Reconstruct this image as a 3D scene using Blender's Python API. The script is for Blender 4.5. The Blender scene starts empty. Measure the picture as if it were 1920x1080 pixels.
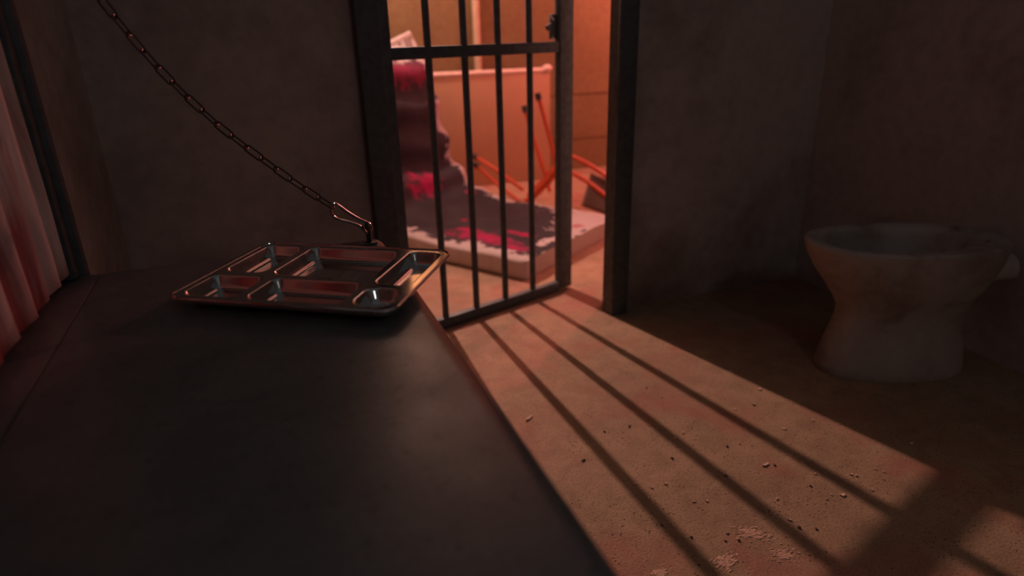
import bpy, bmesh, math, random
from mathutils import Vector, Matrix, noise
random.seed(7)
S = bpy.context.scene
COL = S.collection

# ------------------------------------------------------------------ camera
RIGHT = Vector((0.93053859, -0.36532426, -0.02522135))
DOWN = Vector((-0.1551734, -0.3309912, -0.93078786))
FWD = Vector((0.33169135, 0.87004771, -0.36468869))
cam_data = bpy.data.cameras.new('camera')
cam = bpy.data.objects.new('camera', cam_data)
COL.objects.link(cam)
M = Matrix((RIGHT, -DOWN, -FWD)).transposed().to_4x4()
M.translation = Vector((0, 0, 1.1))
cam.matrix_world = M
cam_data.sensor_width = 36
cam_data.lens = 1214.6 * 36 / 1920
cam_data.clip_start = 0.02
cam_data.dof.use_dof = True
cam_data.dof.focus_distance = 1.42
cam_data.dof.aperture_fstop = 1.7
S.camera = cam

# ------------------------------------------------------------------ world, lights, exposure
world = bpy.data.worlds.new('world')
S.world = world
world.use_nodes = True
bg = world.node_tree.nodes['Background']
bg.inputs[0].default_value = (0.96, 0.97, 1.0, 1)
bg.inputs[1].default_value = 0.045

def lamp(name, kind, loc, color, energy, **kw):
    l = bpy.data.lights.new(name, kind)
    l.color = color
    l.energy = energy
    for k, v in kw.items():
        setattr(l, k, v)
    o = bpy.data.objects.new(name, l)
    COL.objects.link(o)
    o.location = loc
    return o

spot = lamp('corridor_spot', 'SPOT', (0.71, 4.56, 2.35), (1.0, 0.56, 0.46), 330, shadow_soft_size=0.02,
            spot_size=math.radians(90), spot_blend=1.0)
spot.rotation_euler = (Vector((1.7, -1.2, 0.0)) - Vector(spot.location)).to_track_quat('-Z', 'Y').to_euler()
lamp('corridor_bulb', 'POINT', (0.71, 4.56, 2.35), (1.0, 0.56, 0.46), 95, shadow_soft_size=0.02)
lamp('cell_dim_lamp', 'POINT', (0.9, -1.35, 2.4), (0.96, 0.96, 1.0), 5.5, shadow_soft_size=0.15)  # unseen fill light added behind the camera to lift the dark cell
lamp('corridor_red_lamp', 'POINT', (3.45, 4.10, 1.95), (1.0, 0.215, 0.19), 150, shadow_soft_size=0.05)

S.view_settings.view_transform = 'Standard'
S.view_settings.look = 'None'
S.view_settings.gamma = 1
S.view_settings.exposure = 0
S.view_settings.use_curve_mapping = False

# ------------------------------------------------------------------ helpers
def link(name, me, mat=None, parent=None):
    o = bpy.data.objects.new(name, me)
    COL.objects.link(o)
    if mat:
        me.materials.append(mat)
    if parent:
        o.parent = parent
    return o

def mesh_from(bm, name, mat=None, parent=None, smooth=True, sharp=35):
    bmesh.ops.recalc_face_normals(bm, faces=bm.faces)
    me = bpy.data.meshes.new(name)
    bm.to_mesh(me)
    bm.free()
    if smooth:
        for p in me.polygons:
            p.use_smooth = True
        me.set_sharp_from_angle(angle=math.radians(sharp))
    return link(name, me, mat, parent)

def empty(name, loc=(0, 0, 0), rotz=0.0):
    o = bpy.data.objects.new(name, None)
    o.empty_display_size = 0.1
    COL.objects.link(o)
    o.location = loc
    o.rotation_euler = (0, 0, rotz)
    return o

def tag(o, label, cat, group=None, kind=None):
    o['label'] = label
    o['category'] = cat
    if group:
        o['group'] = group
    if kind:
        o['kind'] = kind
    return o

def struct(o, label=None):
    o['kind'] = 'structure'
    if label:
        o['label'] = label
        o['category'] = label_cat(o.name)
    return o

def label_cat(n):
    return n.split('_')[0]

def box(bm, a, b, bevel=0.0, seg=2):
    a, b = Vector(a), Vector(b)
    r = bmesh.ops.create_cube(bm, size=1)
    for v in r['verts']:
        v.co = Vector(((a.x + b.x) / 2 + v.co.x * (b.x - a.x), (a.y + b.y) / 2 + v.co.y * (b.y - a.y),
                       (a.z + b.z) / 2 + v.co.z * (b.z - a.z)))
    if bevel:
        es = list({e for v in r['verts'] for e in v.link_edges})
        bmesh.ops.bevel(bm, geom=es, offset=bevel, segments=seg, profile=0.5, affect='EDGES')
    return bm

def sweep(bm, pts, rad, n=10, closed=False, caps=True):
    """tube along a polyline; rad is a number or a list"""
    pts = [Vector(p) for p in pts]
    N = len(pts)
    tang = []
    for i in range(N):
        if closed:
            t = pts[(i + 1) % N] - pts[i - 1]
        else:
            t = pts[min(i + 1, N - 1)] - pts[max(i - 1, 0)]
        tang.append(t.normalized())
    ref = Vector((0, 0, 1)) if abs(tang[0].z) < 0.9 else Vector((1, 0, 0))
    nrm = (ref - tang[0] * ref.dot(tang[0])).normalized()
    rings = []
    for i in range(N):
        nrm = (nrm - tang[i] * nrm.dot(tang[i])).normalized()
        bi = tang[i].cross(nrm)
        r = rad[i] if isinstance(rad, (list, tuple)) else rad
        rings.append([bm.verts.new(pts[i] + (nrm * math.cos(2 * math.pi * k / n) + bi * math.sin(2 * math.pi * k / n)) * r)
                      for k in range(n)])
    for i in range(N if closed else N - 1):
        A, B = rings[i], rings[(i + 1) % N]
        if closed and i == N - 1:
            off = min(range(n), key=lambda s: sum((A[k].co - B[(k + s) % n].co).length for k in range(n)))
            B = [B[(k + off) % n] for k in range(n)]
        for k in range(n):
            bm.faces.new((A[k], A[(k + 1) % n], B[(k + 1) % n], B[k]))
    if not closed and caps:
        bm.faces.new(list(reversed(rings[0])))
        bm.faces.new(rings[-1])
    return bm

def cyl(bm, a, b, r, n=16):
    return sweep(bm, [a, b], r, n)

def smooth_path(pts, m=8):
    """Catmull-Rom through points"""
    P = [Vector(p) for p in pts]
    out = []
    for i in range(len(P) - 1):
        p0, p1, p2, p3 = P[max(i - 1, 0)], P[i], P[i + 1], P[min(i + 2, len(P) - 1)]
        for j in range(m):
            t = j / m
            out.append(0.5 * ((2 * p1) + (p2 - p0) * t + (2 * p0 - 5 * p1 + 4 * p2 - p3) * t * t
                              + (3 * p1 - p0 - 3 * p2 + p3) * t ** 3))
    out.append(P[-1])
    return out

# ------------------------------------------------------------------ materials
class NT:
    def __init__(self, name, rough=0.6, metal=0.0, color=(0.5, 0.5, 0.5), spec=0.5):
        self.m = bpy.data.materials.new(name)
        self.m.use_nodes = True
        self.t = self.m.node_tree
        self.b = self.t.nodes['Principled BSDF']
        self.b.inputs['Base Color'].default_value = (*color, 1)
        self.b.inputs['Roughness'].default_value = rough
        self.b.inputs['Metallic'].default_value = metal
        self.b.inputs['Specular IOR Level'].default_value = spec
    def n(self, typ, **kw):
        nd = self.t.nodes.new(typ)
        for k, v in kw.items():
            if k.startswith('i_'):
                nd.inputs[k[2:].replace('_', ' ')].default_value = v
            else:
                setattr(nd, k, v)
        return nd
    def l(self, a, b):
        self.t.links.new(a, b)
    def coord(self, kind='Object', scale=(1, 1, 1)):
        c = self.n('ShaderNodeTexCoord')
        mp = self.n('ShaderNodeMapping')
        mp.inputs['Scale'].default_value = scale
        self.l(c.outputs[kind], mp.inputs['Vector'])
        return mp.outputs[0]
    def noise(self, vec, scale, detail=4, rough=0.55, dist=0.0):
        nd = self.n('ShaderNodeTexNoise')
        nd.inputs['Scale'].default_value = scale
        nd.inputs['Detail'].default_value = detail
        nd.inputs['Roughness'].default_value = rough
        nd.inputs['Distortion'].default_value = dist
        self.l(vec, nd.inputs['Vector'])
        return nd.outputs['Fac']
    def ramp(self, fac, stops):
        r = self.n('ShaderNodeValToRGB')
        e = r.color_ramp.elements
        while len(e) < len(stops):
            e.new(0.5)
        for el, (p, c) in zip(e, stops):
            el.position = p
            el.color = (*c, 1) if len(c) == 3 else c
        self.l(fac, r.inputs[0])
        return r.outputs[0]
    def mix(self, fac, a, b, blend='MIX'):
        m = self.n('ShaderNodeMix', data_type='RGBA', blend_type=blend)
        for s, v in ((0, fac), (6, a), (7, b)):
            if hasattr(v, 'links'):
                self.l(v, m.inputs[s])
            elif s == 0:
                m.inputs[0].default_value = v
            else:
                m.inputs[s].default_value = (*v, 1)
        return m.outputs[2]
    def math(self, op, a, b=0.5, clamp=False):
        m = self.n('ShaderNodeMath', operation=op, use_clamp=clamp)
        for i, v in enumerate((a, b)):
            if hasattr(v, 'links'):
                self.l(v, m.inputs[i])
            else:
                m.inputs[i].default_value = v
        return m.outputs[0]
    def bump(self, h, strength=0.3, dist=0.01):
        b = self.n('ShaderNodeBump')
        b.inputs['Strength'].default_value = strength
        b.inputs['Distance'].default_value = dist
        self.l(h, b.inputs['Height'])
        self.l(b.outputs[0], self.b.inputs['Normal'])
    def col(self, c):
        self.l(c, self.b.inputs['Base Color'])
    def rgh(self, c):
        self.l(c, self.b.inputs['Roughness'])

def mat_concrete_floor():
    t = NT('concrete_floor', 0.78, spec=0.3)
    v = t.coord()
    big = t.noise(v, 2.3, 5, 0.6)
    mid = t.noise(v, 14, 5, 0.65, 0.4)
    fine = t.noise(v, 160, 3, 0.6)
    c = t.ramp(big, [(0.3, (0.30, 0.205, 0.132)), (0.55, (0.37, 0.25, 0.158)), (0.75, (0.42, 0.265, 0.172))])
    c = t.mix(0.55, c, t.ramp(mid, [(0.3, (0.55, 0.52, 0.5)), (0.6, (1, 1, 1)), (0.8, (1.15, 1.1, 1.05))]), 'MULTIPLY')
    c = t.mix(0.5, c, t.ramp(fine, [(0.33, (0.35, 0.30, 0.28)), (0.48, (1, 1, 1)), (0.7, (1.2, 1.15, 1.1))]), 'MULTIPLY')
    vo = t.n('ShaderNodeTexVoronoi')
    vo.inputs['Scale'].default_value = 75
    t.l(v, vo.inputs['Vector'])
    pits = t.ramp(vo.outputs['Distance'], [(0.10, (1, 1, 1)), (0.22, (0, 0, 0))])
    pm = t.math('MULTIPLY', pits, t.ramp(t.noise(v, 9, 3), [(0.47, (0, 0, 0)), (0.6, (1, 1, 1))]))
    c = t.mix(t.math('MULTIPLY', pm, 0.85), c, (0.07, 0.04, 0.03))
    # old red paint stain soaked into the slab, in patches of its own
    st = t.ramp(t.noise(v, 3.1, 4, 0.6, 0.8), [(0.5, (0, 0, 0)), (0.66, (1, 1, 1))])
    c = t.mix(t.math('MULTIPLY', st, 0.45), c, (0.34, 0.10, 0.08))
    t.col(c)
    h = t.math('ADD', t.math('MULTIPLY', fine, 0.5), mid)
    h = t.math('SUBTRACT', h, pm)
    t.bump(h, 0.55, 0.006)
    return t.m

def mat_wall(name, col, grime=(0.5, 0.42, 0.38)):
    t = NT(name, 0.9, spec=0.2)
    v = t.coord()
    a = t.noise(v, 1.6, 5, 0.6)
    b = t.noise(v, 22, 4, 0.6)
    c = t.mix(1.0, col, t.ramp(a, [(0.3, grime), (0.55, (1, 1, 1)), (0.8, (1.12, 1.08, 1.02))]), 'MULTIPLY')
    c = t.mix(0.35, c, t.ramp(b, [(0.35, (0.6, 0.6, 0.6)), (0.6, (1, 1, 1))]), 'MULTIPLY')
    t.col(c)
    t.bump(b, 0.25, 0.006)
    return t.m

def mat_steel_paint(name, col, rough=0.5, metal=0.0, spec=0.5):
    t = NT(name, rough, metal, col, spec)
    v = t.coord()
    n = t.noise(v, 38, 4, 0.6)
    c = t.mix(0.6, col, t.ramp(n, [(0.35, (0.6, 0.5, 0.45)), (0.6, (1, 1, 1))]), 'MULTIPLY')
    t.col(c)
    t.rgh(t.ramp(n, [(0.3, (rough + .12,) * 3), (0.7, (rough - .06,) * 3)]))
    t.bump(n, 0.12, 0.002)
    return t.m

def mat_bunk():
    t = NT('worn_steel_plate', 0.4, 0.42, spec=0.5)
    v = t.coord()
    n = t.noise(v, 9, 5, 0.62, 0.3)
    f = t.noise(v, 120, 3, 0.6)
    c = t.ramp(n, [(0.3, (0.15, 0.175, 0.175)), (0.5, (0.18, 0.205, 0.205)), (0.72, (0.21, 0.235, 0.235))])
    sp = t.ramp(t.noise(v, 46, 4, 0.7), [(0.57, (0, 0, 0)), (0.66, (1, 1, 1))])
    c = t.mix(t.math('MULTIPLY', sp, 0.35), c, (0.045, 0.03, 0.025))
    c = t.mix(0.3, c, t.ramp(f, [(0.4, (0.6, 0.6, 0.6)), (0.6, (1, 1, 1))]), 'MULTIPLY')
    t.col(c)
    t.rgh(t.ramp(n, [(0.3, (0.40, 0.40, 0.40)), (0.7, (0.30, 0.30, 0.30))]))
    t.bump(f, 0.10, 0.001)
    return t.m

def mat_mattress():
    t = NT('stained_mattress_ticking', 0.85, spec=0.2)
    uv = t.n('ShaderNodeUVMap', uv_map='uv')
    sep = t.n('ShaderNodeSeparateXYZ')
    t.l(uv.outputs[0], sep.inputs[0])
    u, w = sep.outputs[0], sep.outputs[1]        # u along the mattress (m), w across from the far edge (m), >1.2 on the sides
    nz = t.noise(uv.outputs[0], 14, 6, 0.7)
    nz2 = t.noise(uv.outputs[0], 3.2, 5, 0.62, 0.5)
    jag = t.math('MULTIPLY', t.math('SUBTRACT', nz, 0.5), 0.30)
    jag2 = t.math('MULTIPLY', t.math('SUBTRACT', nz2, 0.5), 0.22)
    near = t.math('SUBTRACT', 0.96, w)            # distance from the near edge
    d = t.math('MINIMUM', t.math('SUBTRACT', near, 0.085), t.math('SUBTRACT', w, 0.03))
    # clean strip along the foot end, wider towards the far corner
    slope = t.math('SUBTRACT', 0.24, t.math('MULTIPLY', w, 0.52))
    foot = t.math('SUBTRACT', u, slope)
    wisp = t.noise(uv.outputs[0], 8.5, 4, 0.6, 1.2)
    foot = t.math('ADD', foot, t.math('MULTIPLY', t.math('SUBTRACT', wisp, 0.5), 0.9))
    d = t.math('MINIMUM', d, foot)
    head = t.math('SUBTRACT', 1.90, u)
    d = t.math('MINIMUM', d, head)
    d = t.math('ADD', t.math('ADD', d, jag), jag2)
    dark = t.n('ShaderNodeMapRange', interpolation_type='SMOOTHSTEP')
    dark.inputs['From Min'].default_value = -0.01
    dark.inputs['From Max'].default_value = 0.02
    t.l(d, dark.inputs['Value'])
    ondeck = t.math('LESS_THAN', w, 1.1)
    dk = t.math('MULTIPLY', dark.outputs[0], ondeck)
    # red soaked blotches
    spots = [(1.08, 0.41, 0.13, 0.20), (0.30, 0.77, 0.36, 0.11), (0.04, 0.82, 0.10, 0.07), (0.62, 0.53, 0.035, 0.03),
             (0.20, 0.60, 0.16, 0.05), (1.80, 0.30, 0.14, 0.5), (1.55, 0.05, 0.07, 0.10), (0.0, 0.30, 0.06, 0.05), (0.45, 0.70, 0.12, 0.05), (0.9, 0.14, 0.05, 0.05),
             (0.12, 0.22, 0.05, 0.04), (1.18, 0.75, 0.10, 0.12)]
    tot = None
    for (su, sw, ru, rw) in spots:
        a = t.math('DIVIDE', t.math('SUBTRACT', u, su), ru)
        b = t.math('DIVIDE', t.math('SUBTRACT', w, sw), rw)
        q = t.math('SUBTRACT', 1.0, t.math('ADD', t.math('MULTIPLY', a, a), t.math('MULTIPLY', b, b)))
        tot = q if tot is None else t.math('MAXIMUM', tot, q)
    red = t.math('ADD', tot, t.math('MULTIPLY', t.math('SUBTRACT', nz, 0.55), 3.2))
    rm = t.n('ShaderNodeMapRange', interpolation_type='SMOOTHSTEP')
    rm.inputs['From Min'].default_value = 0.1
    rm.inputs['From Max'].default_value = 0.9
    t.l(red, rm.inputs['Value'])
    rf = t.math('MULTIPLY', rm.outputs[0], ondeck)
    fade = t.math('SUBTRACT', 1.0, t.math('MULTIPLY', t.math('GREATER_THAN', u, 1.42), 0.45))
    rf = t.math('MULTIPLY', rf, fade)
    white = t.ramp(nz2, [(0.3, (0.40, 0.36, 0.35)), (0.7, (0.47, 0.43, 0.42))])
    side = t.ramp(nz, [(0.3, (0.56, 0.46, 0.42)), (0.7, (0.66, 0.56, 0.51))])  # sides lighter than the top: bounced light put into their colour
    darkc = t.ramp(nz2, [(0.35, (0.022, 0.019, 0.024)), (0.6, (0.036, 0.032, 0.038))])
    c = t.mix(ondeck, side, white)
    c = t.mix(dk, c, darkc)
    c = t.mix(t.math('MULTIPLY', rf, 0.9), c, (0.34, 0.008, 0.075))
    t.col(c)
    t.bump(nz, 0.5, 0.012)
    return t.m

def mat_curtain():
    t = NT('stained_cloth', 0.92, spec=0.1)
    v = t.coord()
    sx = t.n('ShaderNodeSeparateXYZ')
    t.l(v, sx.inputs[0])
    st = t.noise(t.coord('Object', (1, 7, 0.6)), 1.6, 5, 0.65, 0.4)
    f = t.noise(t.coord('Object', (1, 22, 1.5)), 2.2, 4, 0.6)
    c = t.ramp(st, [(0.42, (0.62, 0.63, 0.58)), (0.5, (0.52, 0.46, 0.42)), (0.58, (0.36, 0.13, 0.13))])
    c = t.mix(0.6, c, t.ramp(f, [(0.35, (0.5, 0.45, 0.45)), (0.6, (1, 1, 1))]), 'MULTIPLY')
    t.col(c)
    t.bump(t.noise(v, 60, 3), 0.3, 0.004)
    return t.m

def mat_simple(name, col, rough=0.6, metal=0.0, spec=0.5, nscale=25, amt=0.4):
    t = NT(name, rough, metal, col, spec)
    v = t.coord()
    n = t.noise(v, nscale, 4, 0.6)
    c = t.mix(amt, col, t.ramp(n, [(0.3, (0.6, 0.58, 0.56)), (0.6, (1, 1, 1))]), 'MULTIPLY')
    t.col(c)
    return t.m

def mat_stainless():
    t = NT('stainless_steel', 0.16, 1.0, (0.62, 0.60, 0.58))
    v = t.coord('Object', (4, 60, 4))
    n = t.noise(v, 18, 3, 0.6)
    t.rgh(t.ramp(n, [(0.3, (0.08, 0.08, 0.08)), (0.7, (0.14, 0.14, 0.14))]))
    return t.m

def mat_ceramic():
    t = NT('grimy_ceramic', 0.42, 0, (0.5, 0.46, 0.4), 0.4)
    v = t.coord()
    n = t.noise(v, 5, 5, 0.65, 0.5)
    c = t.ramp(n, [(0.32, (0.22, 0.17, 0.14)), (0.5, (0.36, 0.33, 0.295)), (0.7, (0.42, 0.39, 0.35))])
    t.col(c)
    t.rgh(t.ramp(n, [(0.3, (0.7, 0.7, 0.7)), (0.7, (0.42, 0.42, 0.42))]))
    return t.m

M_FLOOR = mat_concrete_floor()
M_CELL = mat_wall('cell_plaster', (0.46, 0.41, 0.38))
M_BACK = mat_wall('corridor_plaster', (0.235, 0.162, 0.078), (0.8, 0.75, 0.7))
M_CEIL = mat_wall('ceiling_paint', (0.62, 0.62, 0.60), (0.8, 0.78, 0.76))
M_BLACK = mat_steel_paint('black_painted_steel', (0.085, 0.112, 0.122), 0.6)
M_JAMB = mat_steel_paint('dark_jamb_paint', (0.085, 0.105, 0.112), 0.55)
M_BUNK = mat_bunk()
M_STAIN = mat_stainless()
M_CHAIN = mat_simple('oiled_chain_steel', (0.13, 0.12, 0.115), 0.40, 0.9, nscale=80)
M_MATT = mat_mattress()
M_CURT = mat_curtain()
M_CER = mat_ceramic()
M_ORANGE = mat_simple('orange_enamel', (0.56, 0.075, 0.024), 0.42)
M_RUBBER = mat_simple('black_rubber', (0.02, 0.022, 0.02), 0.8)
M_PANEL = mat_simple('cream_laminate', (0.46, 0.29, 0.165), 0.6, nscale=3, amt=0.25)
M_TRIM = mat_simple('pale_edge_trim', (0.80, 0.62, 0.52), 0.5)
M_WHITE = mat_simple('white_plastic', (0.82, 0.78, 0.74), 0.5)
M_PIPE = mat_simple('painted_pipe', (0.62, 0.45, 0.30), 0.6)
M_WOOD = mat_simple('dark_plywood', (0.12, 0.06, 0.04), 0.6)
M_FLAKE = mat_simple('pale_paint_flake', (0.72, 0.52, 0.40), 0.8)
M_STONE = mat_simple('grit', (0.16, 0.11, 0.09), 0.8)
M_PLASTER = mat_simple('dried_plaster', (0.62, 0.40, 0.29), 0.9, nscale=90, amt=0.8)

# ------------------------------------------------------------------ setting
XL, XR, YW, YO, YB = -0.42, 2.27, 2.20, 2.32, 5.0
DX0, DX1, DH = 0.41, 1.256, 2.10
bm = bmesh.new()
box(bm, (-1.2, -1.7, -0.1), (4.6, 5.2, 0.0))
struct(mesh_from(bm, 'floor', M_FLOOR, smooth=False))

bm = bmesh.new()
box(bm, (XL, YW, 0), (DX0 - 0.075, YO, 2.6))
box(bm, (DX1 + 0.075, YW, 0), (4.5, YO, 2.6))
box(bm, (DX0 - 0.075, YW, DH + 0.07), (DX1 + 0.075, YO, 2.6))
struct(mesh_from(bm, 'wall_front', M_CELL, smooth=False))
bm = bmesh.new()
box(bm, (XL - 0.12, -1.5, 0), (XL, YO, 2.6))
struct(mesh_from(bm, 'wall_left', M_CELL, smooth=False))
bm = bmesh.new()
box(bm, (XR, -1.5, 0), (XR + 0.12, YW, 2.6))
struct(mesh_from(bm, 'wall_right', M_CELL, smooth=False))
bm = bmesh.new()
box(bm, (XL, -1.62, 0), (XR, -1.5, 2.6))
struct(mesh_from(bm, 'wall_rear', M_CELL, smooth=False))
# corridor wall of plastered blocks with two recessed bed joints low down
bm = bmesh.new()
zs = [0, 0.25, 0.262, 0.615, 0.627, 2.6]
for i in range(5):
    rec = 0.010 if i in (1, 3) else 0.0
    box(bm, (-1.0, YB + rec, zs[i]), (4.5, YB + 0.12, zs[i + 1]))
struct(mesh_from(bm, 'wall_back', M_BACK, smooth=False))
bm = bmesh.new()
box(bm, (-1.12, YO, 0), (-1.0, YB + 0.12, 2.6))
struct(mesh_from(bm, 'wall_corridor', M_BACK, smooth=False))

bm = bmesh.new()
box(bm, (-1.12, YO, 2.6), (4.5, YB + 0.12, 2.72))
struct(mesh_from(bm, 'ceiling', M_CEIL, smooth=False))

def angle_post(x0, x1, name):
    b = bmesh.new()
    box(b, (x0, YW - 0.05, 0), (x1, YW + 0.03, DH + 0.07), 0.006, 3)
    return struct(mesh_from(b, name, M_JAMB))
angle_post(DX0 - 0.077, DX0, 'trim_1')
angle_post(DX1, DX1 + 0.077, 'trim_2')
bm = bmesh.new()
box(bm, (DX0, YW - 0.05, DH), (DX1, YW + 0.03, DH + 0.07), 0.003)
struct(mesh_from(bm, 'trim_3', M_JAMB))

# ------------------------------------------------------------------ barred gate, ajar into the corridor
gate = empty('cell_gate', (0.4384, 2.283, 0), math.radians(16.8))
tag(gate, 'black steel barred cell gate standing ajar in the doorway', 'gate')
GT = 2.03
def gbox(name, a, b, bev=0.003, mat=M_BLACK, par=None):
    q = bmesh.new()
    box(q, a, b, bev)
    return mesh_from(q, name, mat, par or gate)
gbox('hinge_stile', (-0.030, -0.016, 0.012), (0.022, 0.016, GT))
gbox('latch_stile', (0.772, -0.018, 0.012), (0.844, 0.018, GT))
gbox('bottom_rail', (0.022, -0.016, 0.003), (0.772, 0.016, 0.046))
gbox('crossbar', (0.022, -0.014, 1.028), (0.772, 0.014, 1.069))
gbox('top_rail', (0.022, -0.016, GT - 0.05), (0.772, 0.016, GT))
for s in (0.170, 0.322, 0.474, 0.626):
    q = bmesh.new()
    cyl(q, (s, 0, 0.046), (s, 0, 1.028), 0.0132, 18)
    cyl(q, (s, 0, 1.069), (s, 0, GT - 0.05), 0.0132, 18)
    mesh_from(q, 'bar', M_BLACK, gate)
lock = gbox('lock_case', (0.755, 0.004, 1.078), (0.772, 0.034, 1.170), 0.004)
q = bmesh.new()
cyl(q, (0.735, 0.018, 1.118), (0.757, 0.018, 1.128), 0.011, 14)
mesh_from(q, 'latch_knob', M_BLACK, lock)
for dz, du in ((1.158, 0.744), (1.150, 0.753), (1.080, 0.752)):
    q = bmesh.new()
    bmesh.ops.create_uvsphere(q, u_segments=12, v_segments=8, radius=0.0045)
    for v_ in q.verts:
        v_.co = Vector((du + v_.co.x, 0.003 + v_.co.y, dz + v_.co.z))
    o = mesh_from(q, 'bolt_head', M_STAIN, lock)
    o['label'] = 'shiny bolt head'
for z in (0.35, 1.65):
    q = bmesh.new()
    cyl(q, (-0.036, -0.012, z - 0.05), (-0.036, -0.012, z + 0.05), 0.010, 14)
    mesh_from(q, 'hinge', M_BLACK, gate)

# ------------------------------------------------------------------ steel bunk
BX0, BX1, BY0, BY1, BZ = -0.415, 0.237, -0.55, 1.417, 0.68
bunk = empty('prison_bunk', (BX0, BY0, BZ))
tag(bunk, 'wall mounted bare steel prison bunk with rounded edge hanging on a chain', 'bunk')
def bw(q, name, mat, par=None, **k):
    for v_ in q.verts:
        v_.co -= Vector((BX0, BY0, BZ))
    return mesh_from(q, name, mat, par or bunk, **k)
# plate: profile in x with a gently rolled nose at the free edge
prof = [(-0.325, 0.0)]
nose = 0.034
for k in range(0, 9):
    a = math.radians(90 * k / 8)
    prof.append((BX1 - nose + nose * math.sin(a), -nose + nose * math.cos(a)))
prof += [(BX1, -0.060), (BX1 - 0.004, -0.060), (BX1 - 0.004, -nose)]
prof += [(BX1 - nose, -0.006), (-0.325, -0.006)]
q = bmesh.new()
ys = [BY0 + (BY1 - BY0) * i / 30 for i in range(31)]
rings = [[q.verts.new((x, y, BZ + z)) for x, z in prof] for y in ys]
for i in range(30):
    for k in range(len(prof)):
        k2 = (k + 1) % len(prof)
        q.faces.new((rings[i][k], rings[i][k2], rings[i + 1][k2], rings[i + 1][k]))
q.faces.new(rings[0]); q.faces.new(list(reversed(rings[-1])))
bw(q, 'sleeping_plate', M_BUNK)
q = bmesh.new()
box(q, (BX0, BY0, BZ - 0.05), (-0.3275, BY1, BZ + 0.001), 0.002)
bw(q, 'wall_flange', M_BUNK)
q = bmesh.new()
box(q, (-0.30, BY1 - 0.03, BZ - 0.06), (BX1 - 0.03, BY1 - 0.002, BZ - 0.008), 0.002)
bw(q, 'end_rib', M_BUNK)
# black steel post the bunk is hung on, against the left wall
q = bmesh.new()
box(q, (-0.418, 1.42, 0.0), (-0.350, 1.445, 2.4), 0.003)
box(q, (-0.418, 1.388, BZ + 0.004), (-0.362, 1.42, 2.4), 0.003)
tag(mesh_from(q, 'steel_post', M_BLACK), 'black vertical steel post on the left wall behind the bunk', 'post')

# ------------------------------------------------------------------ chain from the bunk corner up to the wall
chain = empty('bunk_chain', (0.196, 1.385, 0.72))
tag(chain, 'slack steel link chain rising from the bunk corner to the left wall', 'chain')
ctrl = [(0.128, 1.388, 0.770), (0.089, 1.39, 0.803), (0.03, 1.395, 0.856), (-0.063, 1.40, 0.950), (-0.144, 1.40, 1.056),
        (-0.212, 1.405, 1.173), (-0.275, 1.405, 1.31), (-0.328, 1.405, 1.44)]
path = smooth_path(ctrl, 40)
cum = [0.0]
for a, b in zip(path, path[1:]):
    cum.append(cum[-1] + (b - a).length)
def at(s):
    for i in range(len(cum) - 1):
        if cum[i + 1] >= s:
            f = (s - cum[i]) / (cum[i + 1] - cum[i] + 1e-9)
            return path[i].lerp(path[i + 1], f), (path[i + 1] - path[i]).normalized()
    return path[-1], (path[-1] - path[-2]).normalized()
def cw(q, name, mat):
    for v_ in q.verts:
        v_.co -= Vector(chain.location)
    return mesh_from(q, name, mat, chain)
q = bmesh.new()
tp = [Vector((0.196, 1.385, BZ + 0.001 + 0.025)) + Vector((math.cos(a) * 0.0, math.cos(a) * 0.016, math.sin(a) * 0.020))
      for a in [2 * math.pi * i / 20 for i in range(20)]]
sweep(q, tp, 0.0045, 8, closed=True)
cw(q, 'eye_bolt', M_CHAIN)
q = bmesh.new()
box(q, (0.135, 1.372, BZ + 0.0005), (0.212, 1.398, BZ + 0.0045), 0.001)
cw(q, 'eye_plate', M_CHAIN)

PITCH = 0.0335
def oval(L, W, n=28):
    pts = []
    h = (L - W) / 2
    for i in range(n):
        a = 2 * math.pi * i / n
        x = math.cos(a) * W / 2
        y = math.sin(a) * W / 2
        pts.append((x + (h if math.cos(a) >= 0 else -h), y))
    return pts
def link_mesh():
    q = bmesh.new()
    sweep(q, [(x, y, 0) for x, y in oval(0.0395, 0.0150)], 0.0020, 8, closed=True)
    o = mesh_from(q, 'link', M_CHAIN, chain)
    return o
proto = link_mesh()
nl = int(cum[-1] / PITCH)
for i in range(nl):
    p, tg = at((i + 0.5) * PITCH)
    side = Vector((0, 1, 0))
    upv = tg.cross(side).normalized()
    roll = math.radians(30 if i % 2 else 120) + random.uniform(-.12, .12)
    yv = upv * math.cos(roll) + side * math.sin(roll)
    yv = (yv - tg * yv.dot(tg)).normalized()
    zv = tg.cross(yv)
    mw = Matrix((tg, yv, zv)).transposed().to_4x4()
    mw.translation = p - Vector(chain.location)
    o = proto if i == 0 else proto.copy()
    if i:
        COL.objects.link(o)
        o.parent = chain
    o.matrix_local = mw
# snap hook between the last link and the eye bolt
P = lambda x, z: Vector((x, 1.386, z)) - Vector(chain.location)
hk = smooth_path([P(0.196, 0.700), P(0.2035, 0.713), P(0.200, 0.724), P(0.180, 0.737), P(0.158, 0.7545), P(0.144, 0.768),
                  P(0.132, 0.777), P(0.1235, 0.772), P(0.124, 0.757), P(0.133, 0.744), P(0.158, 0.733), P(0.180, 0.721), P(0.189, 0.709), P(0.196, 0.700)], 6)
q = bmesh.new()
sweep(q, hk[:-1], 0.0032, 8, closed=True)
o = mesh_from(q, 'snap_hook', M_STAIN, chain)
o['label'] = 'large shiny snap hook'
q = bmesh.new()
cyl(q, Vector((-0.322, 1.405, 1.445)) - Vector(chain.location), Vector((-0.349, 1.412, 1.45)) - Vector(chain.location), 0.007, 12)
mesh_from(q, 'anchor', M_CHAIN, chain)

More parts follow.
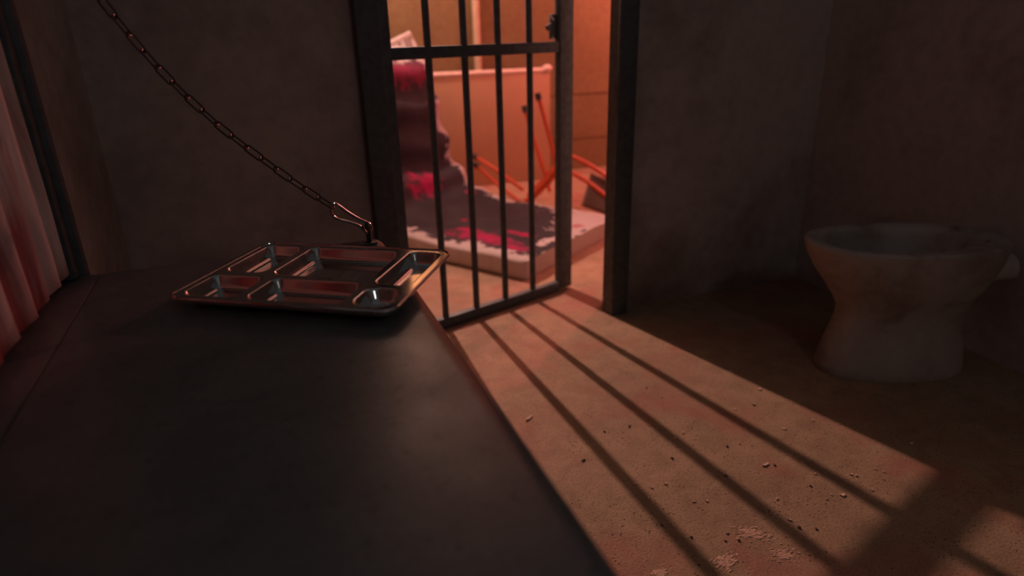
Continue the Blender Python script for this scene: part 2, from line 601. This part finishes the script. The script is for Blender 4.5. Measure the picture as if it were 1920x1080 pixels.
# ------------------------------------------------------------------ six-compartment steel mess tray
TA = math.radians(-34.0)
tray = empty('mess_tray', (-0.1665, 1.1538, BZ), TA)
tag(tray, 'shiny stainless steel six compartment food tray on the bunk corner', 'tray')
U0, U1, V0, V1, DEP = -0.014, 0.394, -0.013, 0.296, 0.0240
comps = [(0.000, 0.108, 0.003, 0.106), (0.000, 0.088, 0.122, 0.283), (0.100, 0.298, 0.118, 0.283),
         (0.121, 0.298, 0.003, 0.106), (0.310, 0.381, 0.100, 0.283), (0.310, 0.381, 0.003, 0.088)]
def rsdf(u, v, r, rad):
    cx, cy = (r[0] + r[1]) / 2, (r[2] + r[3]) / 2
    hx, hy = (r[1] - r[0]) / 2 - rad, (r[3] - r[2]) / 2 - rad
    dx, dy = abs(u - cx) - hx, abs(v - cy) - hy
    return math.hypot(max(dx, 0), max(dy, 0)) + min(max(dx, dy), 0) - rad
def ss(x):
    x = min(max(x, 0), 1)
    return x * x * (3 - 2 * x)
ZT = 0.025
FR, FA = 0.016, math.radians(62)            # fillet radius at the foot of the wall, wall slope
LR = 0.0045                                 # rounded lip at the top of the wall
FV = FR * (1 - math.cos(FA))
LV, LH = LR * (1 - math.cos(FA)), LR * math.sin(FA)
SH = LH + (DEP - FV - LV) / math.tan(FA)
def wall_drop(t):
    if t < LH:
        return LR - math.sqrt(LR * LR - t * t)
    if t < SH:
        return LV + (t - LH) * math.tan(FA)
    x = FR * math.sin(FA) - (t - SH)         # horizontal distance left to the flat floor
    if x <= 0:
        return DEP
    return DEP - (FR - math.sqrt(FR * FR - x * x))
def tray_h(u, v):
    z = ZT
    for r in comps:
        rad = 0.020 if r is not comps[5] else 0.028
        d = rsdf(u, v, r, rad)
        if d < 0:
            z -= wall_drop(-d)
    return z
def grid_axis(a, b, marks, step):
    n = int((b - a) / step)
    return [a + (b - a) * i / n for i in range(n + 1)]
gu = grid_axis(U0, U1, None, 0.0011)
gv = grid_axis(V0, V1, None, 0.0011)
outer = (U0, U1, V0, V1)
RO = 0.030
sets = {'deck': []}
own = {}
deck = bmesh.new()
cb = [bmesh.new() for _ in comps]
vd = [dict() for _ in range(7)]
def vget(k, i, j):
    d = vd[k]
    if (i, j) not in d:
        u, v = gu[i], gv[j]
        # pull grid corners on to the rounded outline
        sd = rsdf(u, v, outer, RO)
        if sd > 0:
            cx = min(max(u, U0 + RO), U1 - RO); cy = min(max(v, V0 + RO), V1 - RO)
            L = math.hypot(u - cx, v - cy)
            u, v = cx + (u - cx) * RO / L, cy + (v - cy) * RO / L
        b = deck if k == 6 else cb[k]
        d[(i, j)] = b.verts.new((u, v, tray_h(u, v)))
    return d[(i, j)]
for i in range(len(gu) - 1):
    for j in range(len(gv) - 1):
        u, v = (gu[i] + gu[i + 1]) / 2, (gv[j] + gv[j + 1]) / 2
        if rsdf(u, v, outer, RO) > 0.0009:
            continue
        k = 6
        for c_, r in enumerate(comps):
            if rsdf(u, v, r, 0.020 if c_ != 5 else 0.028) < 0:
                k = c_
                break
        b = deck if k == 6 else cb[k]
        vs = [vget(k, i, j), vget(k, i + 1, j), vget(k, i + 1, j + 1), vget(k, i, j + 1)]
        try:
            b.faces.new(vs)
        except ValueError:
            pass
def tray_mesh(b, name):
    bmesh.ops.remove_doubles(b, verts=b.verts, dist=1e-5)
    me = bpy.data.meshes.new(name)
    b.normal_update()
    b.to_mesh(me)
    b.free()
    for p_ in me.polygons:
        p_.use_smooth = True
    return link(name, me, M_STAIN, tray)
tray_mesh(deck, 'deck')
for b in cb:
    tray_mesh(b, 'compartment')
def rrect(r, rad, n=10):
    pts = []
    for cx, cy, a0 in ((r[1] - rad, r[3] - rad, 0), (r[0] + rad, r[3] - rad, 90), (r[0] + rad, r[2] + rad, 180), (r[1] - rad, r[2] + rad, 270)):
        for k in range(n + 1):
            a = math.radians(a0 + 90 * k / n)
            pts.append((cx + rad * math.cos(a), cy + rad * math.sin(a)))
    return pts
q = bmesh.new()
sweep(q, [(x, y, ZT - 0.0004) for x, y in rrect(outer, RO)], 0.0028, 8, closed=True)
mesh_from(q, 'rolled_rim', M_STAIN, tray)
# outer skirt turned down below the rim
q = bmesh.new()
top = rrect((U0 + .002, U1 - .002, V0 + .002, V1 - .002), RO - .002)
bot = rrect((U0 + .006, U1 - .006, V0 + .006, V1 - .006), RO - .006)
A = [q.verts.new((x, y, ZT - 0.001)) for x, y in top]
B = [q.verts.new((x, y, ZT - 0.010)) for x, y in bot]
for k in range(len(A)):
    q.faces.new((A[k], A[(k + 1) % len(A)], B[(k + 1) % len(A)], B[k]))
mesh_from(q, 'skirt', M_STAIN, tray)

# ------------------------------------------------------------------ pleated cloth against the left wall, over the bunk
q = bmesh.new()
NY, NZ = 300, 40
gr = []
CY0, CY1 = -0.35, 1.378
for i in range(NY + 1):
    row = []
    y = CY0 + (CY1 - CY0) * i / NY
    for j in range(NZ + 1):
        f = j / NZ
        z = BZ + 0.016 + 1.5 * f
        ph = y * 84 + 1.1 * math.sin(y * 9.0) + 0.35 * noise.noise(Vector((y * 4, z * 1.5, 3)))
        amp = 0.010 + 0.004 * noise.noise(Vector((y * 6, 0, 1.7)))
        x = -0.376 + amp * math.sin(ph) + 0.006 * noise.noise(Vector((y * 14, z * 3, 8)))
        zz = z + (0.006 * math.sin(ph) + 0.004 * noise.noise(Vector((y * 20, 4, 2)))) * (1 - f) ** 6
        row.append(q.verts.new((x, y, zz)))
    gr.append(row)
for i in range(NY):
    for j in range(NZ):
        q.faces.new((gr[i][j], gr[i + 1][j], gr[i + 1][j + 1], gr[i][j + 1]))
curt = mesh_from(q, 'hanging_cloth', M_CURT, sharp=180)
md = curt.modifiers.new('thickness', 'SOLIDIFY')
md.thickness = 0.003
tag(curt, 'red stained pleated cloth hanging on the left wall over the bunk', 'curtain')

# ------------------------------------------------------------------ toilet
def superloop(f0, f1, b, z, n=48, pw=2.3):
    """loop: f from f0 (front, towards the room) to f1 (towards the wall), half width b"""
    cx, a = (f0 + f1) / 2, (f1 - f0) / 2
    pts = []
    for k in range(n):
        t_ = 2 * math.pi * k / n
        c_, s_ = math.cos(t_), math.sin(t_)
        x = cx + a * math.copysign(abs(c_) ** (2 / pw), c_)
        y = b * math.copysign(abs(s_) ** (2 / pw), s_)
        pts.append((x, y, z))
    return pts
TOX, TOY = 1.575, 1.515
toilet = empty('toilet', (TOX, TOY, 0), math.radians(-20))
tag(toilet, 'old grimy ceramic toilet bowl without a seat by the right wall', 'toilet')
q = bmesh.new()
secs = [  # f0, f1, half width, z
    (0.116, 0.60, 0.124, 0.000), (0.112, 0.60, 0.127, 0.012), (0.114, 0.60, 0.125, 0.03), (0.128, 0.59, 0.115, 0.09), (0.144, 0.58, 0.108, 0.15),
    (0.155, 0.57, 0.105, 0.195), (0.156, 0.58, 0.110, 0.225), (0.136, 0.595, 0.126, 0.265), (0.102, 0.615, 0.147, 0.315), (0.068, 0.63, 0.164, 0.36),
    (0.044, 0.64, 0.176, 0.40), (0.030, 0.645, 0.182, 0.435), (0.025, 0.646, 0.184, 0.449), (0.027, 0.645, 0.183, 0.457),
    (0.034, 0.640, 0.176, 0.461), (0.068, 0.52, 0.148, 0.459), (0.074, 0.51, 0.140, 0.449), (0.08, 0.50, 0.136, 0.42), (0.085, 0.46, 0.120, 0.34), (0.15, 0.40, 0.078, 0.25), (0.21, 0.35, 0.04, 0.22)]
R = [[q.verts.new(p) for p in superloop(*s)] for s in secs]
for A, B in zip(R, R[1:]):
    for k in range(len(A)):
        q.faces.new((A[k], A[(k + 1) % len(A)], B[(k + 1) % len(A)], B[k]))
q.faces.new(list(reversed(R[0])))
q.faces.new(R[-1])
mesh_from(q, 'bowl', M_CER, toilet, sharp=60)
q = bmesh.new()
cyl(q, (0.53, 0, 0.34), (0.70, 0, 0.35), 0.045, 20)
mesh_from(q, 'flush_inlet', M_CER, toilet)
for s in (-1, 1):
    q = bmesh.new()
    cyl(q, (0.56, s * 0.075, 0.452), (0.56, s * 0.075, 0.470), 0.013, 14)
    mesh_from(q, 'hinge_stub', M_CER, toilet)

# ------------------------------------------------------------------ bent mattress in the corridor
MD = Vector((-0.5408, 0.8412, 0)); WD = Vector((0.8412, 0.5408, 0)); P0 = Vector((1.84, 3.285, 0))
MW, TH = 0.955, 0.10
prof2 = smooth_path([(-0.10, 0, 0.095), (0.10, 0, 0.100), (0.5, 0, 0.100), (0.706, 0, 0.105), (0.925, 0, 0.158), (1.057, 0, 0.253),
                     (1.144, 0, 0.353), (1.20, 0, 0.526), (1.254, 0, 0.731), (1.32, 0, 0.90), (1.40, 0, 0.985), (1.50, 0, 1.03)], 7)
mattress = bmesh.new()
uvl = mattress.loops.layers.uv.new('uv')
nP = len(prof2)
NC = 36
rings = []
arc = 0.0
for i, p in enumerate(prof2):
    if i:
        arc += (p - prof2[i - 1]).length
    tg = (prof2[min(i + 1, nP - 1)] - prof2[max(i - 1, 0)]).normalized()
    nn = Vector((-tg.z, 0, tg.x))           # up / towards the viewer
    end = min(i, nP - 1 - i)
    shrink = 0.018 * max(0, 1 - end / 2.0) ** 2
    ring = []
    def add(w, dn, wu):
        w = min(max(w, 0 + shrink), MW - shrink)
        wob = 0.010 * noise.noise(Vector((arc * 6, w * 5, 2.0))) if dn < 0.02 else 0
        crease = 0.020 * math.sin(arc * 27 + w * 1.6 + 1.5 * noise.noise(Vector((w * 3, arc * 2, 5)))) * ss((arc - 0.9) / 0.2) * (1 if dn < 0.02 else 0)
        pos = p + nn * (-dn + wob + crease)
        if dn > TH * 0.6 and pos.z < 0.002:
            pos.z = 0.002
        pos.z = max(pos.z, 0.002)
        wp = P0 + MD * pos.x - WD * w
        ring.append((Vector((wp.x, wp.y, pos.z)), (arc - 0.10, wu)))
    for k in range(15):
        f = k / 14
        add(0.012 + (MW - 0.024) * f, 0.0, 0.002 + 0.956 * f)
    for dn, off in ((0.005, 0.004), (0.014, 0.0), (0.05, 0.0), (TH - 0.014, 0.0), (TH - 0.004, 0.006)):
        add(MW - off, dn, 1.30)
    for k in range(6):
        f = k / 5
        add(MW - 0.015 - (MW - 0.03) * f, TH, 1.30)
    for dn, off in ((TH - 0.004, 0.006), (TH - 0.014, 0.0), (0.05, 0.0), (0.014, 0.0), (0.005, 0.004)):
        add(off, dn, 1.30)
    rings.append(ring)
VV = [[mattress.verts.new(p) for p, _ in r] for r in rings]
n_ = len(VV[0])
for i in range(nP - 1):
    for k in range(n_):
        k2 = (k + 1) % n_
        f = mattress.faces.new((VV[i][k], VV[i][k2], VV[i + 1][k2], VV[i + 1][k]))
        for lp, (ii, kk) in zip(f.loops, ((i, k), (i, k2), (i + 1, k2), (i + 1, k))):
            lp[uvl].uv = rings[ii][kk][1]
for ring_v in (VV[0], VV[-1]):
    f = mattress.faces.new(ring_v)
    for lp in f.loops:
        lp[uvl].uv = (0.0, 1.3)
o = mesh_from(mattress, 'mattress', M_MATT, sharp=50)
tag(o, 'thick white mattress stained dark and red, bent up behind the gate', 'mattress')

# ------------------------------------------------------------------ low panel with a rolled top edge against the corridor wall
panel = empty('partition_panel', (1.25, 4.76, 0))
tag(panel, 'low cream panel with a pale rounded top edge before the back wall', 'panel')
q = bmesh.new()
box(q, (-0.45, 0, 0.0), (0.925, 0.035, 0.83), 0.004)
mesh_from(q, 'board', M_PANEL, panel)
q = bmesh.new()
cyl(q, (-0.45, 0.012, 0.838), (0.90, 0.012, 0.838), 0.019, 14)
mesh_from(q, 'top_trim', M_TRIM, panel)
q = bmesh.new()
bmesh.ops.create_uvsphere(q, u_segments=16, v_segments=10, radius=0.032)
for v_ in q.verts:
    v_.co = Vector((v_.co.x * 1.2 + 0.905, v_.co.y + 0.012, v_.co.z * 0.9 + 0.850))
mesh_from(q, 'corner_knob', M_TRIM, panel)

# pipe on the back wall
q = bmesh.new()
cyl(q, (1.665, 4.965, 0.0), (1.665, 4.965, 2.55), 0.026, 18)
pipe_b = q
pp = empty('wall_pipe', (0, 0, 0))
tag(pp, 'vertical painted pipe running up the corridor back wall', 'pipe')
mesh_from(q, 'pipe', M_PIPE, pp)
for z in (0.5, 1.9):
    q = bmesh.new()
    box(q, (1.625, 4.955, z), (1.705, 5.0, z + 0.03), 0.003)
    mesh_from(q, 'pipe_clip', M_PIPE, pp)

# white slatted crate tipped against the back wall, over the mattress top
crate = empty('slatted_crate', (1.111, 4.78, 1.139))
tag(crate, 'white slatted plastic crate tipped up above the bent mattress top', 'crate')
crate.rotation_euler = (0, math.radians(-24), 0)
def cpart(name, a, b):
    q = bmesh.new()
    box(q, a, b, 0.003)
    return mesh_from(q, name, M_WHITE, crate)
CW, CH, CD = 0.34, 0.42, 0.17
cpart('rim', (-CW, -0.010, -0.032), (0.0, 0.02, 0.0))
cpart('side_panel', (-0.028, -0.004, -CH), (0.0, CD, -0.032))
cpart('side_panel', (-CW, -0.004, -CH), (-CW + 0.028, CD, -0.032))
cpart('back_panel', (-CW + 0.028, CD - 0.008, -CH), (-0.028, CD, -0.010))
cpart('base', (-CW + 0.028, 0.0, -CH), (-0.028, CD - 0.008, -CH + 0.01))
for k in range(6):
    x = -CW + 0.036 + k * 0.047
    cpart('slat', (x, 0.0, -CH + 0.01), (x + 0.026, 0.008, -0.032))

# ------------------------------------------------------------------ overturned orange chair
chair = empty('overturned_chair', (1.75, 4.05, 0))
tag(chair, 'overturned orange tubular metal chair lying behind the mattress, feet in the air', 'chair')
def ct(name, pts, r, mat=M_ORANGE, par=None, m=6):
    q = bmesh.new()
    pp_ = smooth_path(pts, m) if len(pts) > 2 else pts
    sweep(q, [Vector(p) - Vector(chair.location) for p in pp_], r, 10)
    return mesh_from(q, name, mat, par or chair)
def foot(leg, p, d):
    p, d = Vector(p), Vector(d).normalized()
    q = bmesh.new()
    L0 = Vector(chair.location)
    sweep(q, [p - d * 0.008 - L0, p + d * 0.035 - L0], 0.020, 12)
    o = mesh_from(q, 'rubber_foot', M_RUBBER, leg)
    o['label'] = 'black rubber foot'
def leg(pts):
    l_ = ct('leg', pts, 0.0135)
    foot(l_, pts[0], Vector(pts[1]) - Vector(pts[0]))
leg([(1.738, 3.999, 0.733), (1.775, 3.955, 0.55), (1.825, 3.88, 0.25)])
leg([(1.745, 4.245, 0.632), (1.775, 4.19, 0.46), (1.832, 4.08, 0.16), (1.845, 4.05, 0.07)])
leg([(1.436, 4.469, 0.293), (1.54, 4.30, 0.21), (1.66, 4.10, 0.10)])
leg([(1.43, 4.43, 0.24), (1.53, 4.27, 0.12), (1.62, 4.06, 0.03)])
q = bmesh.new()
ct('seat_rail', [(1.825, 3.88, 0.262), (1.76, 3.95, 0.15), (1.655, 4.03, 0.022)], 0.026)
ct('seat_rail', [(1.90, 4.06, 0.25), (1.84, 4.12, 0.15), (1.74, 4.19, 0.03)], 0.018)
ct('cross_brace', [(1.825, 3.88, 0.25), (1.88, 3.97, 0.255), (1.90, 4.06, 0.25)], 0.010)
ct('back_frame', [(1.825, 3.88, 0.30), (1.865, 3.80, 0.345), (1.90, 3.75, 0.345), (2.0, 3.60, 0.27), (2.06, 3.50, 0.20)], 0.015)
ct('back_frame', [(1.83, 3.86, 0.285), (1.87, 3.79, 0.255), (1.945, 3.67, 0.20), (2.01, 3.56, 0.13)], 0.015)
q = bmesh.new()
L0 = Vector(chair.location)
c0 = Vector((2.03, 3.56, 0.115))
e1, e2 = Vector((0.30, -0.45, -0.10)).normalized(), Vector((0.35, 0.2, 0.75)).normalized()
for v_ in bmesh.ops.create_grid(q, x_segments=10, y_segments=8, size=0.5)['verts']:
    a, b = v_.co.x, v_.co.y
    v_.co = c0 - L0 + e1 * a * 0.30 + e2 * b * 0.22 + e1.cross(e2) * (0.03 * (a * a * 4))
o = mesh_from(q, 'back_rest', M_WOOD, chair, sharp=180)
o.modifiers.new('t', 'SOLIDIFY').thickness = 0.012
o['label'] = 'dark curved plywood back rest'

# ------------------------------------------------------------------ litter on the cell floor
H = 1.1
def floor_at(px, py):
    d = RIGHT * (px - 960) + DOWN * (py - 540) + FWD * 1214.6
    k = -H / d.z
    return Vector((d.x * k, d.y * k, 0))
def flake(p, L, W, rot, mat, name):
    q = bmesh.new()
    n = 9
    top, bot = [], []
    for k in range(n):
        a = 2 * math.pi * k / n
        r = 1 + random.uniform(-.25, .2)
        x, y = math.cos(a) * L / 2 * r, math.sin(a) * W / 2 * r
        z = 0.0015 + abs(x) * 0.18 + random.uniform(0, .0008)
        top.append(q.verts.new((x, y, z + 0.0012)))
        bot.append(q.verts.new((x, y, 0.0 if k % 3 == 0 else z)))
    c_ = q.verts.new((0, 0, 0.0022))
    for k in range(n):
        q.faces.new((top[k], top[(k + 1) % n], c_))
        q.faces.new((bot[k], bot[(k + 1) % n], top[(k + 1) % n], top[k]))
    q.faces.new(list(reversed(bot)))
    o = mesh_from(q, name, mat, smooth=False)
    o.location = p
    o.rotation_euler = (0, 0, rot)
    return o
big = [(1435, 872, .026, .009, 0.2, 'largest elongated pale paint chip in the middle of the lit floor stripes'),
       (992, 785, .030, .010, 0.6, 'pale paint chip on the floor beside the bunk edge, below the gate'),
       (1579, 929, .015, .010, 0.0, 'round pale chip near the cut ends of the lit floor stripes'),
       (1708, 833, .020, .008, 0.3, 'dull pale chip in shadow beyond the far lit stripe'),
       (1424, 731, .012, .009, 0.4, 'small bright chip on the far lit stripe near its outer edge'),
       (1469, 805, .014, .006, -0.6, 'slim slanted pale sliver on the far lit stripe')]
for x, y, L, W, r, lab in big:
    tag(flake(floor_at(x, y), L, W, r, M_FLAKE, 'paint_chip'), lab, 'paint chip')
small = [(1385, 832), (1409, 835), (1413, 759), (1456, 936), (1248, 908), (1222, 915), (1300, 941), (1190, 908), (1216, 935),
         (1656, 885), (1655, 899), (1640, 880), (1605, 892), (1634, 920), (1558, 928), (1550, 936), (1480, 975), (1527, 889),
         (1325, 940), (1363, 1000), (1523, 789), (1378, 768), (1595, 890), (1345, 882), (1265, 822), (1280, 812), (1240, 745), (1160, 690)]
for x, y in small:
    s = random.uniform(.006, .011)
    o = flake(floor_at(x, y), s, s * .6, random.uniform(0, 3), M_FLAKE, 'floor_crumb')
    tag(o, 'tiny pale crumb scattered on the barred light patch of floor', 'crumb', 'pale crumbs on the lit floor')
def pebble(p, r):
    q = bmesh.new()
    bmesh.ops.create_icosphere(q, subdivisions=2, radius=r)
    for v_ in q.verts:
        v_.co *= 1 + 0.35 * noise.noise(v_.co * 200)
        v_.co.z = v_.co.z * 0.7 + r * 0.6
    o = mesh_from(q, 'grit_stone', M_STONE)
    o.location = p
    return tag(o, 'tiny dark grit stone scattered on the barred light patch of floor', 'stone', 'dark grit on the lit floor')
for x, y in [(1452, 873), (1413, 760), (1519, 912), (1530, 993), (1363, 838), (1361, 893), (1092, 865), (1360, 1015), (1296, 1008), (1133, 810),
             (1095, 863), (1212, 728), (1260, 860), (1180, 800), (1385, 1014), (1310, 1060), (1498, 990), (1240, 985)]:
    pebble(floor_at(x, y), random.uniform(.0028, .0045))
def splat(px, py, size, rot, lab, seed):
    rnd = random.Random(seed)
    q = bmesh.new()
    for k in range(150):
        r = abs(rnd.gauss(0, 0.36)) * size
        a = rnd.uniform(0, 2 * math.pi)
        c_ = Vector((math.cos(a) * r * 1.3, math.sin(a) * r * 0.8, 0))
        s = rnd.uniform(.0012, .0042)
        h = rnd.uniform(.0006, .0016)
        n = 6
        a0 = rnd.uniform(0, 6)
        el = rnd.uniform(1, 2.4)
        pts = [(c_.x + math.cos(a0 + k2 * math.pi / 3) * s * el, c_.y + math.sin(a0 + k2 * math.pi / 3) * s) for k2 in range(n)]
        lo = [q.verts.new((x, y, 0)) for x, y in pts]
        hi = [q.verts.new((c_.x + (x - c_.x) * .6, c_.y + (y - c_.y) * .6, h)) for x, y in pts]
        q.faces.new(hi)
        for k2 in range(n):
            q.faces.new((lo[k2], lo[(k2 + 1) % n], hi[(k2 + 1) % n], hi[k2]))
    o = mesh_from(q, 'plaster_splatter', M_PLASTER, smooth=False)
    o.location = floor_at(px, py)
    o.rotation_euler = (0, 0, rot)
    return tag(o, lab, 'plaster splatter')
splat(1361, 1054, .042, .3, 'pale dried plaster splatter with a tail, between the two nearest bar shadows', 3)
splat(1409, 1000, .050, -.5, 'dusty plaster smear by the third lit stripe edge, middle of three splatters', 4)
splat(1470, 1040, .036, -.4, 'dusty plaster smear closest to the wide shadow band', 5)
splat(1238, 1075, .022, 0, 'small crusty plaster fleck at the bottom beside the bunk', 6)
